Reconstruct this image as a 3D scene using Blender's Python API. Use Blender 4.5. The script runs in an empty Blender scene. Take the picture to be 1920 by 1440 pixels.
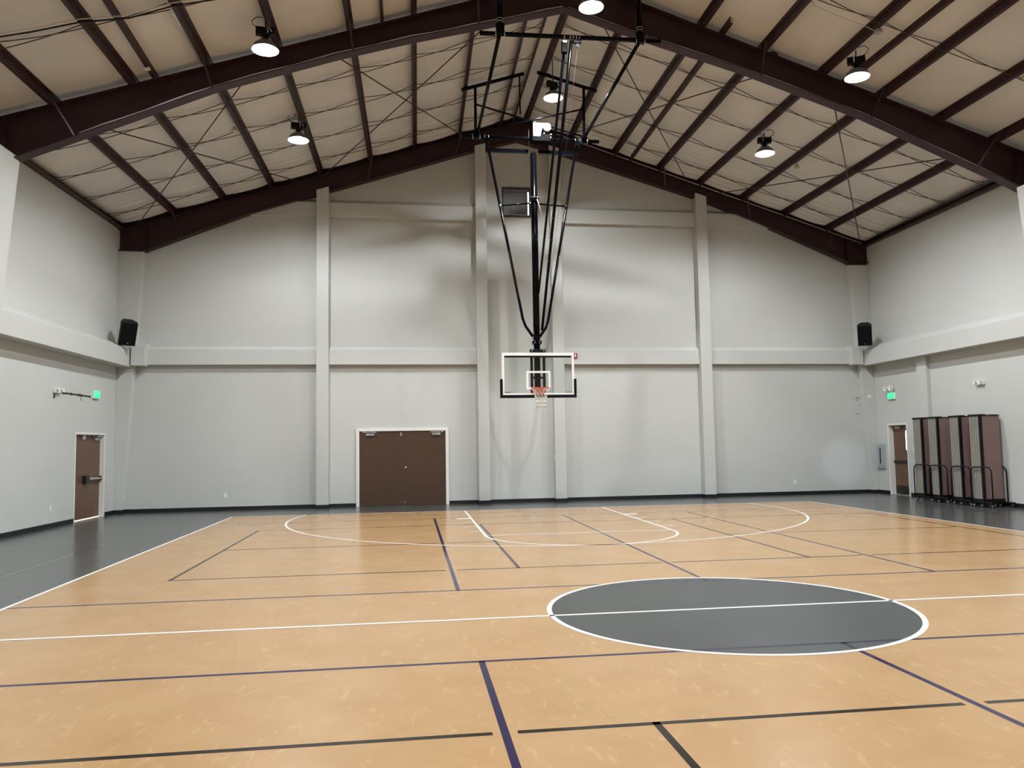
import bpy, bmesh, math, random
from mathutils import Vector, Matrix
random.seed(7)
PI = math.pi
C = bpy.context.scene.collection

# ------------------------------------------------------------------ frames of reference
AL = math.atan(0.049206602600012576)
CA, SA = math.cos(AL), math.sin(AL)
YW = 15.153527673416617
TH = 0.026524716553124415
CT, ST = math.cos(TH), math.sin(TH)
XL, XR = -11.47, 10.82            # side walls (across the hall)
YN = 30.0                         # near wall, behind the camera

def B(s, d, z=0.0):
    """s across the hall, d metres out from the far wall, z up"""
    return Vector((s*CA, YW + s*SA - d, z))

def K(x, y, z=0.0):
    """court coordinates: centre spot is 0,0 and y runs to the far baseline"""
    return Vector((CT*x - ST*y, ST*x + CT*y, z))

# ------------------------------------------------------------------ materials
def mat(name, col, rough=0.6, metal=0.0, noise=None, spec=0.5, bump=None, emit=None, coat=0.0):
    m = bpy.data.materials.new(name); m.use_nodes = True
    nt = m.node_tree; b = nt.nodes['Principled BSDF']
    b.inputs['Base Color'].default_value = (*col, 1)
    b.inputs['Roughness'].default_value = rough
    b.inputs['Metallic'].default_value = metal
    b.inputs['Specular IOR Level'].default_value = spec
    b.inputs['Coat Weight'].default_value = coat
    tc = nt.nodes.new('ShaderNodeTexCoord')
    if noise:
        sc, amt = noise[:2]
        mp = nt.nodes.new('ShaderNodeMapping')
        mp.inputs['Scale'].default_value = noise[2] if len(noise) > 2 else (1, 1, 1)
        n = nt.nodes.new('ShaderNodeTexNoise')
        n.inputs['Scale'].default_value = sc; n.inputs['Detail'].default_value = 5
        nt.links.new(tc.outputs['Object'], mp.inputs[0]); nt.links.new(mp.outputs[0], n.inputs['Vector'])
        r = nt.nodes.new('ShaderNodeValToRGB')
        r.color_ramp.elements[0].position = 0.3; r.color_ramp.elements[1].position = 0.7
        r.color_ramp.elements[0].color = (*[c*(1-amt) for c in col], 1)
        r.color_ramp.elements[1].color = (*[min(1, c*(1+amt)) for c in col], 1)
        nt.links.new(n.outputs[0], r.inputs[0]); nt.links.new(r.outputs[0], b.inputs['Base Color'])
    if bump:
        n2 = nt.nodes.new('ShaderNodeTexNoise'); n2.inputs['Scale'].default_value = bump[0]; n2.inputs['Detail'].default_value = 4
        nt.links.new(tc.outputs['Object'], n2.inputs['Vector'])
        bp = nt.nodes.new('ShaderNodeBump'); bp.inputs['Strength'].default_value = bump[1]; bp.inputs['Distance'].default_value = bump[2]
        nt.links.new(n2.outputs[0], bp.inputs['Height']); nt.links.new(bp.outputs[0], b.inputs['Normal'])
    if emit:
        b.inputs['Emission Color'].default_value = (*emit[0], 1); b.inputs['Emission Strength'].default_value = emit[1]
    return m

def court_mat():
    m = mat('court_vinyl', (.55, .345, .165), rough=.22, spec=.33)
    nt = m.node_tree; b = nt.nodes['Principled BSDF']; tc = nt.nodes.new('ShaderNodeTexCoord')
    base = nt.nodes.new('ShaderNodeTexNoise'); base.inputs['Scale'].default_value = 1.6; base.inputs['Detail'].default_value = 8; base.inputs['Roughness'].default_value = .62
    nt.links.new(tc.outputs['Object'], base.inputs['Vector'])
    r0 = nt.nodes.new('ShaderNodeValToRGB')
    r0.color_ramp.elements[0].position = .3; r0.color_ramp.elements[0].color = (.41, .246, .109, 1)
    r0.color_ramp.elements[1].position = .7; r0.color_ramp.elements[1].color = (.465, .290, .141, 1)
    nt.links.new(base.outputs[0], r0.inputs[0])
    # fine light and dark flecks pressed into the sheet
    mp = nt.nodes.new('ShaderNodeMapping'); mp.inputs['Rotation'].default_value = (0, 0, .5); mp.inputs['Scale'].default_value = (1, .38, 1)
    nt.links.new(tc.outputs['Object'], mp.inputs[0])
    fl = nt.nodes.new('ShaderNodeTexNoise'); fl.inputs['Scale'].default_value = 15; fl.inputs['Detail'].default_value = 3; fl.inputs['Distortion'].default_value = .6
    nt.links.new(mp.outputs[0], fl.inputs['Vector'])
    r1 = nt.nodes.new('ShaderNodeValToRGB')
    r1.color_ramp.elements[0].position = .60; r1.color_ramp.elements[0].color = (0, 0, 0, 1)
    r1.color_ramp.elements[1].position = .74; r1.color_ramp.elements[1].color = (.34, .34, .34, 1)
    nt.links.new(fl.outputs[0], r1.inputs[0])
    mx = nt.nodes.new('ShaderNodeMixRGB'); mx.inputs[2].default_value = (.66, .44, .22, 1)
    nt.links.new(r1.outputs[0], mx.inputs[0]); nt.links.new(r0.outputs[0], mx.inputs[1])
    r2 = nt.nodes.new('ShaderNodeValToRGB')
    r2.color_ramp.elements[0].position = .26; r2.color_ramp.elements[0].color = (.14, .14, .14, 1)
    r2.color_ramp.elements[1].position = .36; r2.color_ramp.elements[1].color = (0, 0, 0, 1)
    nt.links.new(fl.outputs[0], r2.inputs[0])
    mx2 = nt.nodes.new('ShaderNodeMixRGB'); mx2.inputs[2].default_value = (.37, .22, .10, 1)
    nt.links.new(r2.outputs[0], mx2.inputs[0]); nt.links.new(mx.outputs[0], mx2.inputs[1])
    # scuffs
    sc = nt.nodes.new('ShaderNodeTexNoise'); sc.inputs['Scale'].default_value = 2.2; sc.inputs['Detail'].default_value = 8; sc.inputs['Roughness'].default_value = .7
    nt.links.new(tc.outputs['Object'], sc.inputs['Vector'])
    rr = nt.nodes.new('ShaderNodeMapRange'); rr.inputs['From Min'].default_value = .3; rr.inputs['From Max'].default_value = .7
    rr.inputs['To Min'].default_value = .19; rr.inputs['To Max'].default_value = .24
    nt.links.new(sc.outputs[0], rr.inputs['Value']); nt.links.new(rr.outputs[0], b.inputs['Roughness'])
    nt.links.new(mx2.outputs[0], b.inputs['Base Color'])
    return m

M = {}
M['wall'] = mat('wall_paint', (.51, .517, .493), .65, noise=(.35, .03), spec=.25, bump=(60, .08, .004))
M['wall_near'] = mat('near_wall_darkened', (.30, .30, .29), .7, noise=(.35, .03))  # unseen wall, colour darkened to cut the fill light it bounces
M['ceil'] = mat('ceiling_insulation', (.63, .61, .575), .6, noise=(.8, .07), spec=.2, bump=(9, .35, .02))
M['floor'] = mat('grey_vinyl', (.068, .073, .071), .22, noise=(1.2, .08), spec=.4)
M['court'] = court_mat()
M['white_line'] = mat('white_line', (.82, .82, .80), .3)
M['purple_line'] = mat('purple_line', (.018, .011, .058), .14, spec=.3)
M['black_line'] = mat('black_line', (.018, .014, .011), .14, spec=.3)
M['circle'] = mat('circle_grey', (.05, .056, .056), .3, noise=(1.5, .1), spec=.25)
M['circle_purple'] = mat('circle_purple', (.02, .02, .045), .2, spec=.25)
M['grey_tape'] = mat('grey_tape', (.08, .083, .082), .08, spec=.5)
M['base'] = mat('black_rubber', (.006, .006, .008), .5)
M['steel'] = mat('maroon_steel', (.033, .011, .0135), .5, noise=(3, .12), spec=.4)
M['closure_shade'] = mat('shaded_closure', (.012, .008, .009), .9, spec=.1)  # near-black, paints in the shade of the gap above the far rafter
M['rod'] = mat('dark_rod', (.05, .03, .025), .6)
M['strap'] = mat('strap_wire', (.055, .045, .038), .7)
M['winch'] = mat('winch_black', (.0006, .0006, .0007), .6, spec=.03)
M['black_pipe'] = mat('black_pipe', (.0015, .0015, .0025), .2, spec=.11)
M['black'] = mat('black_plastic', (.007, .007, .008), .5, spec=.15)
M['chrome'] = mat('zinc_metal', (.75, .76, .78), .25, metal=1)
M['cable_white'] = mat('white_cable', (.55, .53, .5), .6)
M['white'] = mat('white_plastic', (.75, .75, .72), .4)
M['cream'] = mat('white_frame_paint', (.72, .71, .66), .4)
M['brown'] = mat('brown_door', (.066, .036, .022), .38, noise=(2, .06), spec=.4)
M['brown2'] = mat('brown_wood_door', (.12, .062, .035), .4, noise=(6, .12, (1, 1, .15)), spec=.4)
M['alu'] = mat('grey_aluminium', (.42, .41, .41), .4, metal=.3)
M['dark_metal'] = mat('dark_metal', (.03, .024, .02), .35, metal=.5)
M['red'] = mat('alarm_red', (.28, .02, .02), .4)
M['orange'] = mat('rim_orange', (.50, .055, .012), .4)
M['net'] = mat('net_cord', (.7, .68, .6), .8)
M['mauve'] = mat('mauve_fabric', (.235, .155, .147), .9, noise=(40, .08), spec=.1)
M['greyfab'] = mat('grey_fabric', (.23, .225, .195), .9, noise=(30, .08), spec=.1)
M['galv'] = mat('grey_cabinet', (.34, .37, .38), .45)
M['pad'] = mat('black_padding', (.004, .004, .005), .6, spec=.15)
M['louvre'] = mat('louvre_grey', (.09, .09, .085), .5, noise=(25, .3))
M['lamp'] = mat('lamp_bulb', (1, 1, 1), .5, emit=((.945, .985, 1.02), 7000))
M['reflector'] = mat('lamp_reflector', (.12, .12, .12), .7)
M['green'] = mat('exit_green', (0, .3, .1), .5, emit=((.0, 1.0, .27), 1.15))
M['green_txt'] = mat('exit_letter', (.2, .8, .4), .5, emit=((.06, 1.0, .36), 1.3))
M['plate'] = mat('grey_plate', (.12, .125, .13), .45)
M['day'] = mat('daylight_glass', (.8, .8, .8), .2, emit=((1.0, .97, .95), 3.0))
M['warmday'] = mat('daylight_gap', (.8, .75, .6), .5, emit=((1.0, .82, .6), 1.5))
M['ball'] = mat('green_rubber', (.004, .05, .022), .45)
M['gouge'] = mat('torn_plaster', (.045, .03, .022), .9, noise=(30, .5))
M['mark'] = mat('wall_mark', (.26, .26, .24), .8)
M['yellow'] = mat('detector_cream', (.5, .4, .22), .5)
gl = bpy.data.materials.new('backboard_glass'); gl.use_nodes = True
_nt = gl.node_tree; _o = _nt.nodes['Material Output']
_t = _nt.nodes.new('ShaderNodeBsdfTransparent'); _t.inputs[0].default_value = (.955, .975, .96, 1)
_g = _nt.nodes.new('ShaderNodeBsdfGlossy'); _g.inputs['Roughness'].default_value = .02
_f = _nt.nodes.new('ShaderNodeFresnel'); _f.inputs[0].default_value = 1.8
_m = _nt.nodes.new('ShaderNodeMixShader')
_nt.links.new(_f.outputs[0], _m.inputs[0]); _nt.links.new(_t.outputs[0], _m.inputs[1]); _nt.links.new(_g.outputs[0], _m.inputs[2])
_nt.links.new(_m.outputs[0], _o.inputs[0]); M['glass'] = gl

# ------------------------------------------------------------------ mesh helper
class MB:
    """collects shapes; build() links them as ONE mesh object"""
    def __init__(self, T=None):
        self.bm = bmesh.new(); self.T = T or (lambda s, d, z: Vector((s, d, z))); self.mi = 0
    def _v(self, p):
        return self.bm.verts.new(self.T(*p))
    def face(self, pts):
        f = self.bm.faces.new([self._v(p) for p in pts]); f.material_index = self.mi; return f
    def hexa(self, p8):
        v = [self._v(p) for p in p8]
        for q in ((0, 3, 2, 1), (4, 5, 6, 7), (0, 1, 5, 4), (1, 2, 6, 5), (2, 3, 7, 6), (3, 0, 4, 7)):
            f = self.bm.faces.new([v[i] for i in q]); f.material_index = self.mi
        return self
    def box(self, a0, b0, c0, a1, b1, c1):
        return self.hexa([(a0, b0, c0), (a1, b0, c0), (a1, b1, c0), (a0, b1, c0), (a0, b0, c1), (a1, b0, c1), (a1, b1, c1), (a0, b1, c1)])
    def prism(self, poly, f0, f1):
        """poly of 2-D points; f0/f1 map a 2-D point to a 3-D one for either end"""
        a = [self._v(f0(*p)) for p in poly]; b = [self._v(f1(*p)) for p in poly]; n = len(poly)
        fs = [self.bm.faces.new(a[::-1]), self.bm.faces.new(b)]
        for i in range(n):
            fs.append(self.bm.faces.new((a[i], a[(i+1) % n], b[(i+1) % n], b[i])))
        for f in fs: f.material_index = self.mi
        return self
    def tube(self, pts, r, n=8, closed=False, square=False):
        P = [self.T(*p) for p in pts]; k = len(P)
        if square: n = 4
        rings = []; up = None
        for i in range(k):
            if closed: t = P[(i+1) % k] - P[i-1]
            elif i == 0: t = P[1]-P[0]
            elif i == k-1: t = P[-1]-P[-2]
            else: t = (P[i+1]-P[i]).normalized() + (P[i]-P[i-1]).normalized()
            t.normalize()
            if up is None:
                up = Vector((0, 0, 1)) if abs(t.z) < .9 else Vector((0, 1, 0))
            x = t.cross(up).normalized(); y = x.cross(t).normalized(); up = y
            off = PI/4 if square else 0
            rr = r*1.414 if square else r
            rings.append([self.bm.verts.new(P[i] + (x*math.cos(2*PI*j/n+off) + y*math.sin(2*PI*j/n+off))*rr) for j in range(n)])
        m = k if closed else k-1
        for i in range(m):
            a, b = rings[i], rings[(i+1) % k]
            for j in range(n):
                f = self.bm.faces.new((a[j], a[(j+1) % n], b[(j+1) % n], b[j])); f.material_index = self.mi; f.smooth = not square
        if not closed:
            for q in (rings[0][::-1], rings[-1]):
                f = self.bm.faces.new(q); f.material_index = self.mi
        return self
    def lathe(self, c, prof, n=24, axis='z', caps=True):
        rings = []
        for r, h in prof:
            ring = []
            for j in range(n):
                a = 2*PI*j/n; u, w = r*math.cos(a), r*math.sin(a)
                p = {'z': (c[0]+u, c[1]+w, c[2]+h), 'y': (c[0]+u, c[1]+h, c[2]+w), 'x': (c[0]+h, c[1]+u, c[2]+w)}[axis]
                ring.append(self._v(p))
            rings.append(ring)
        for a, b in zip(rings, rings[1:]):
            for j in range(n):
                f = self.bm.faces.new((a[j], a[(j+1) % n], b[(j+1) % n], b[j])); f.material_index = self.mi; f.smooth = True
        if caps:
            for q in (rings[0], rings[-1]):
                f = self.bm.faces.new(q); f.material_index = self.mi
        return self
    def build(self, name, mats, parent=None, origin=None, bevel=0, kind=None):
        bmesh.ops.recalc_face_normals(self.bm, faces=self.bm.faces[:])
        me = bpy.data.meshes.new(name); self.bm.to_mesh(me); self.bm.free()
        o = bpy.data.objects.new(name, me); C.objects.link(o)
        for m in (mats if isinstance(mats, (list, tuple)) else [mats]): me.materials.append(m)
        if parent is not None:
            r = parent
            while r.parent: r = r.parent
            if origin is None: origin = r.location.copy() if not r.get('_local') else Vector()
            me.transform(Matrix.Translation(-origin)); o.parent = parent
        else:
            vs = [v.co for v in me.vertices]
            mn = Vector([min(v[i] for v in vs) for i in range(3)]); mx = Vector([max(v[i] for v in vs) for i in range(3)])
            base = Vector(((mn.x+mx.x)/2, (mn.y+mx.y)/2, mn.z))
            me.transform(Matrix.Translation(-base)); o.location = base
        if bevel:
            md = o.modifiers.new('bevel', 'BEVEL'); md.width = bevel; md.segments = 2; md.limit_method = 'ANGLE'
        if kind: o['kind'] = kind
        return o

def tag(o, label, cat, group=None, kind=None):
    o['label'] = label; o['category'] = cat
    if group: o['group'] = group
    if kind: o['kind'] = kind
    return o

def thing(name, loc, label=None, cat=None, group=None, local=False, kind=None):
    o = bpy.data.objects.new(name, None); C.objects.link(o); o.location = loc; o.empty_display_size = .2
    if local: o['_local'] = 1
    if label: tag(o, label, cat, group, kind)
    elif kind: o['kind'] = kind
    return o

def dup(root, loc, rotz, label, group=None):
    r = root.copy(); C.objects.link(r); r.location = loc; r.rotation_euler = (0, 0, rotz); r['label'] = label
    if group: r['group'] = group
    for ch in list(root.children):
        c = ch.copy(); C.objects.link(c); c.parent = r
        for g in list(ch.children):
            e = g.copy(); C.objects.link(e); e.parent = c
    return r

def text_into(mb_mat, txt, size, place, parent, name, depth=.003):
    cu = bpy.data.curves.new('t', 'FONT'); cu.body = txt; cu.size = size; cu.extrude = depth; cu.align_x = 'CENTER'; cu.align_y = 'CENTER'
    t = bpy.data.objects.new('t', cu); C.objects.link(t)
    bpy.context.view_layer.update()
    dg = bpy.context.evaluated_depsgraph_get()
    me = bpy.data.meshes.new_from_object(t.evaluated_get(dg))
    bpy.data.objects.remove(t)
    me.transform(place); me.materials.clear(); me.materials.append(mb_mat)
    o = bpy.data.objects.new(name, me); C.objects.link(o); o.parent = parent
    return o

# ------------------------------------------------------------------ roof planes
def zpb(s, d):
    """underside of the purlins = top of the rafters"""
    f = 11.30 - .32*abs(s+.3); n = 11.36 - .325*abs(s)
    t = (d-.3)/7.3
    return f*(1-t) + n*t

PURL = [(-10.02, -9.94), (-8.70, -8.55), (-7.40, -7.20), (-6.06, -5.89), (-4.66, -4.51), (-3.39, -3.26), (-2.08, -1.98), (-.84, -.77),
        (-.46, -.24), (-.10, .14), (1.27, 1.34), (2.60, 2.81), (3.98, 4.17), (5.26, 5.53), (6.62, 6.89), (7.99, 8.28), (9.40, 9.60)]
def sp(i, d):
    a, b = PURL[i]; return a + (b-a)*(d-.3)/7.3

# ------------------------------------------------------------------ floor and court
fl = MB(B)
fl.box(XL-.3, -.3, -.1, XR+.3, YN+.3, 0)
floor = fl.build('floor', M['floor'], kind='structure')
HW, HL = 7.62, 12.80
def sheet(name, m, quads, z, parent=floor):
    mb = MB(K)
    for q in quads:
        mb.face([(x, y, z) for x, y in q])
    return mb.build(name, m, parent)
def rect(x0, y0, x1, y1): return [(x0, y0), (x1, y0), (x1, y1), (x0, y1)]
sheet('court_surface', M['court'], [rect(-HW, -HL, HW, HL)], .0006)
def disc(r0, r1, cx, cy, a0, a1, n=96):
    qs = []
    for i in range(n):
        a = a0+(a1-a0)*i/n; b = a0+(a1-a0)*(i+1)/n
        if r0 == 0: qs.append([(cx, cy), (cx+r1*math.cos(a), cy+r1*math.sin(a)), (cx+r1*math.cos(b), cy+r1*math.sin(b))])
        else: qs.append([(cx+r0*math.cos(a), cy+r0*math.sin(a)), (cx+r1*math.cos(a), cy+r1*math.sin(a)), (cx+r1*math.cos(b), cy+r1*math.sin(b)), (cx+r0*math.cos(b), cy+r0*math.sin(b))])
    return qs
LW = .05
def hl(y, x0, x1, w=LW): return rect(x0, y-w/2, x1, y+w/2)
def vl(x, y0, y1, w=LW): return rect(x-w/2, y0, x+w/2, y1)
# purple court
PX = (-2.64, .39, 3.41)
pq = [hl(1.57, -HW+.05, HW-.05), hl(-1.52, -HW+.05, HW-.05)]
for x in PX:
    pq += [vl(x, 1.57, 10.8), vl(x, -10.8, -1.52)]
pq += [hl(10.8, -7.5, 7.4, .04), hl(-10.8, -7.5, 7.4, .04)]
sheet('purple_marking', M['purple_line'], pq, .0012)
# black court, broken where the purple lines cross
bq = []
def hblack(y, x0, x1):
    xs = [x0]
    for x in PX:
        if x0 < x-.08 and x+.08 < x1: xs += [x-.075, x+.075]
    xs.append(x1)
    for i in range(0, len(xs), 2): bq.append(hl(y, xs[i], xs[i+1]))
for sg in (1, -1):
    y0, y1 = sg*3.09, sg*9.17
    hblack(y0, -6.33, 7.13); hblack(y1, -6.33, 7.13)
    hblack(sg*6.11, -6.31, -1.73); hblack(sg*6.11, 2.54, 7.1)
    lo, hi = min(y0, y1)-.025, max(y0, y1)+.025
    for x in (-6.305, -1.715, 2.52, 7.105): bq.append(vl(x, lo, hi))
sheet('black_marking', M['black_line'], bq, .0014)
# centre circle
sheet('centre_circle_fill', M['circle'], disc(0, 1.80, 0, 0, 0, 2*PI), .0020)
hc = math.sqrt(1.78**2-1.57**2); hc2 = math.sqrt(1.78**2-1.52**2)
cp = [hl(1.57, -hc, hc), hl(-1.52, -hc2, hc2), vl(.39, 1.57, math.sqrt(1.79**2-.39**2)), vl(.39, -math.sqrt(1.79**2-.39**2), -1.52)]
sheet('centre_circle_marking', M['circle_purple'], cp, .0024)
# white basketball lines
wq = [hl(0, -HW, HW), vl(-HW+.025, -HL, HL), vl(HW-.025, -HL, HL), hl(HL-.025, -HW, HW), hl(-HL+.025, -HW, HW)]
wq += disc(1.78, 1.83, 0, 0, 0, 2*PI, 128)
for sg in (1, -1):
    def fx(q): return [(x, sg*y) for x, y in (q if sg == 1 else q[::-1])]
    one = [vl(-1.805, HL-5.79, HL), vl(1.805, HL-5.79, HL), hl(HL-5.79+.025, -1.8, 1.8)]
    one += disc(1.78, 1.83, 0, HL-5.79, PI, 2*PI, 64)
    a0 = math.asin(1.6/6.02); one += disc(5.97, 6.02, 0, HL-1.6, PI-a0, 2*PI+a0, 96)
    for sx in (-1, 1):
        for k, (yy, w) in enumerate(((HL-2.24, .2), (HL-3.18, .05), (HL-4.10, .05), (HL-5.02, .05))):
            x0, x1 = sorted((sx*1.83, sx*(2.10 if k else 2.13)))
            one.append(hl(yy, x0, x1, w))
    wq += [fx(q) for q in one]
sheet('white_marking', M['white_line'], wq, .0028)
# clear tape on the grey border
sheet('floor_tape', M['grey_tape'], [vl(-8.72, 2.5, 7.6, .05), vl(9.6, 7.4, 10.4, .05)], .0012)

# ------------------------------------------------------------------ walls
def wall_far():
    n = 24
    mb = MB(B)
    pts = [(XL, 0.0)] + [(XR, 0.0)] + [(XR - (XR-XL)*i/n, None) for i in range(n+1)]
    poly = [(s, z if z is not None else zpb(s, 0)+.18) for s, z in pts]
    # opening for the double door and the vent is left behind shallow set-in frames
    mb.prism(poly, lambda s, z: (s, 0, z), lambda s, z: (s, -.25, z))
    o = mb.build('wall_far', M['wall'], kind='structure')
    return o
wf = wall_far()
PIL = [(-6.18, -5.84), (-1.64, -1.32), (.59, .92), (5.13, 5.48)]
def zfarbot(s):
    P = [(XL, 7.15), (-10.83, 7.14), (-8.22, 8.22), (-6.25, 8.86), (-1.65, 10.36), (-.36, 10.72), (1.0, 10.36), (5.41, 9.08), (7.3, 8.38), (10.18, 7.2), (XR, 7.22)]
    for (a, za), (b, zb) in zip(P, P[1:]):
        if a <= s <= b: return za+(zb-za)*(s-a)/(b-a)
    return 7.2
for a, b in PIL:
    mb = MB(B); za, zb = zfarbot(a)+.12, zfarbot(b)+.12
    mb.prism([(a, 0), (b, 0), (b, zb), (a, za)], lambda s, z: (s, .31, z), lambda s, z: (s, 0, z))
    mb.build('pilaster', M['wall'], wf, bevel=.006)
def ledge(T, parent, a, b, z0, z1, z2, dep, name='ledge', m=None):
    mb = MB(T)
    mb.prism([(0, z0), (dep, z0), (dep, z1), (0, z2)], lambda d, z: (a, d, z), lambda d, z: (b, d, z))
    return mb.build(name, m or M['wall'], parent, bevel=.004)
for a, b in ((XL, -6.18), (-5.84, -1.64), (.92, 5.13), (5.48, XR)):
    ledge(B, wf, a, b, 4.02, 4.44, 4.55, .17)
for a, b in ((-8.6, -6.18), (-5.84, -1.64), (.92, 5.13), (5.48, 7.6)):
    ledge(B, wf, a, b, 8.28, 8.70, 8.81, .13)
# adhesive marks where something was taken off the wall
mb = MB(B)
mb.tube([(10.34+.05*math.cos(t), .012, 2.93+.05*math.sin(t)) for t in [i*.5 for i in range(11)]], .008, 6)
mb.tube([(10.42, .012, 2.97), (10.5, .012, 2.955), (10.56, .012, 2.96)], .006, 6)
mb.tube([(10.28, .012, 2.47), (10.33, .012, 2.46), (10.37, .012, 2.49)], .007, 6)
mb.box(10.36, .002, 2.72, 10.39, .01, 2.75)
mb.build('wall_mark', M['mark'], wf)

DOORL = (0.86, 2.60, 2.15)     # d from, d to, head height
DOORR = (0.82, 1.80, 2.12)
def side_wall(name, s0, sg, door, zt):
    """sg=-1 left, +1 right; the wall body lies outside s0"""
    d0, d1, zh = door; out = s0+sg*.28
    mb = MB(B)
    def slab(da, db, za, zb): mb.box(min(s0, out), da, za, max(s0, out), db, zb)
    slab(0, d0, 0, zt); slab(d1, YN, 0, zt); slab(d0, d1, zh, zt)
    bmesh.ops.remove_doubles(mb.bm, verts=mb.bm.verts[:], dist=1e-5)
    o = mb.build(name, M['wall'], kind='structure')
    # deep ledge with a sloped top
    lb = MB(B)
    lb.prism([(0, 3.95), (.37, 3.95), (.37, 4.42), (0, 4.62)], lambda k, z: (s0-sg*k, .215, z), lambda k, z: (s0-sg*k, YN, z))
    lb.build('ledge', M['wall'], o, bevel=.006)
    # boxed-in tapered steel columns
    for dc, half, k0, k1 in ((.11, .11, .2, .645), ((7.895, .505, .33, .92) if sg < 0 else (8.07, .33, .33, .92))):
        cb = MB(B)
        zt2 = 7.15
        p = lambda k, z: s0-sg*k
        cb.hexa([(s0, dc-half, 0), (s0-sg*k0, dc-half, 0), (s0-sg*k0, dc+half, 0), (s0, dc+half, 0),
                 (s0, dc-half, zt2), (s0-sg*k1, dc-half, zt2), (s0-sg*k1, dc+half, zt2), (s0, dc+half, zt2)])
        cb.build('boxed_column', M['wall'], o, bevel=.01)
        # the ledge steps out around the column
        kb = .2+(.445)*4.2/7.15 if dc < 1 else .33+.59*4.2/7.15
        if dc < 1:
            eb = MB(B); e = kb+.31; k_ = kb-.05
            eb.prism([(0, 3.98), (.36, 3.98), (.36, 4.50), (.20, 4.58), (0, 4.62)], lambda d, z: (s0-sg*k_, d, z), lambda d, z: (s0-sg*e, d, z))
            eb.build('ledge_return', M['wall'], o, bevel=.006)
    return o
wl = side_wall('wall_left', XL, -1, DOORL, 7.9)
wr = side_wall('wall_right', XR, 1, DOORR, 7.95)
mb = MB(B); mb.box(XR-.12, 2.58, 0, XR, 3.02, 3.96); mb.build('pilaster', M['wall'], wr, bevel=.006)
mb = MB(B); n = 24
poly = [(XL, 0), (XR, 0)] + [(XR-(XR-XL)*i/n, zpb(XR-(XR-XL)*i/n, YN)+.23) for i in range(n+1)]
mb.prism(poly, lambda s, z: (s, YN, z), lambda s, z: (s, YN+.25, z))
mb.build('wall_near', M['wall_near'], kind='structure')
# torn strip of paint between emergency light and exit sign
mb = MB(B); random.seed(3); up = []; lo = []
for i in range(25):
    t = i/24; d = 3.48+(1.80-3.48)*t; z = 3.045+(3.05-3.045)*t+random.uniform(-.008, .008); h = .022+random.uniform(-.009, .012)
    up.append((d, z+h)); lo.append((d, z-h))
for i in range(24):
    mb.face([(XL+.004, *lo[i]), (XL+.004, *lo[i+1]), (XL+.004, *up[i+1]), (XL+.004, *up[i])])
mb.box(XL, 3.71, 2.9, XL+.012, 3.76, 2.99)
mb.box(XL, 2.34, 2.92, XL+.006, 2.36, 2.99)
mb.build('torn_paint', M['gouge'], wl)

# baseboards
def baseboard(name, runs):
    mb = MB(B); t = .014
    for q in runs: mb.prism([q[0], q[1], q[2], q[3]], lambda s, d: (s, d, 0), lambda s, d: (s, d, .105))
    return mb.build(name, M['base'], kind='structure')
def rq(s0, d0, s1, d1): return [(s0, d0), (s1, d0), (s1, d1), (s0, d1)]
DDL, DDR = -5.11, -2.49        # outer faces of the double-door frame
runs = []
segs = [(XL+.2, -6.18), (-5.84, DDL), (DDR, -1.64), (-1.32, .59), (.92, 5.13), (5.48, XR-.2)]
for a, b in segs: runs.append(rq(a, 0, b, .014))
for a, b in PIL: runs += [rq(a-.014, .31, b+.014, .324), rq(a-.014, 0, a, .31), rq(b, 0, b+.014, .31)]
baseboard('baseboard_far', runs)
baseboard('baseboard_left', [rq(XL, 2.62, XL+.014, 7.38), rq(XL, .22, XL+.014, .80), rq(XL, .22, XL+.214, .234), rq(XL+.2, 0, XL+.214, .22),
                             rq(XL, 8.4, XL+.014, YN), rq(XL, 7.376, XL+.345, 7.39), rq(XL+.33, 7.39, XL+.345, 8.4), rq(XL, 8.4, XL+.345, 8.414)])
baseboard('baseboard_right', [rq(XR-.014, .22, XR, .80), rq(XR-.214, .22, XR, .234), rq(XR-.214, 0, XR-.2, .22), rq(XR-.014, 1.86, XR, 2.58),
                              rq(XR-.134, 2.566, XR-.12, 3.034), rq(XR-.134, 3.02, XR, 3.034), rq(XR-.014, 3.034, XR, 7.74), rq(XR-.014, 8.4, XR, YN), rq(XR-.345, 7.74, XR-.33, 8.4), rq(XR-.345, 8.4, XR, 8.414)])

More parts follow.
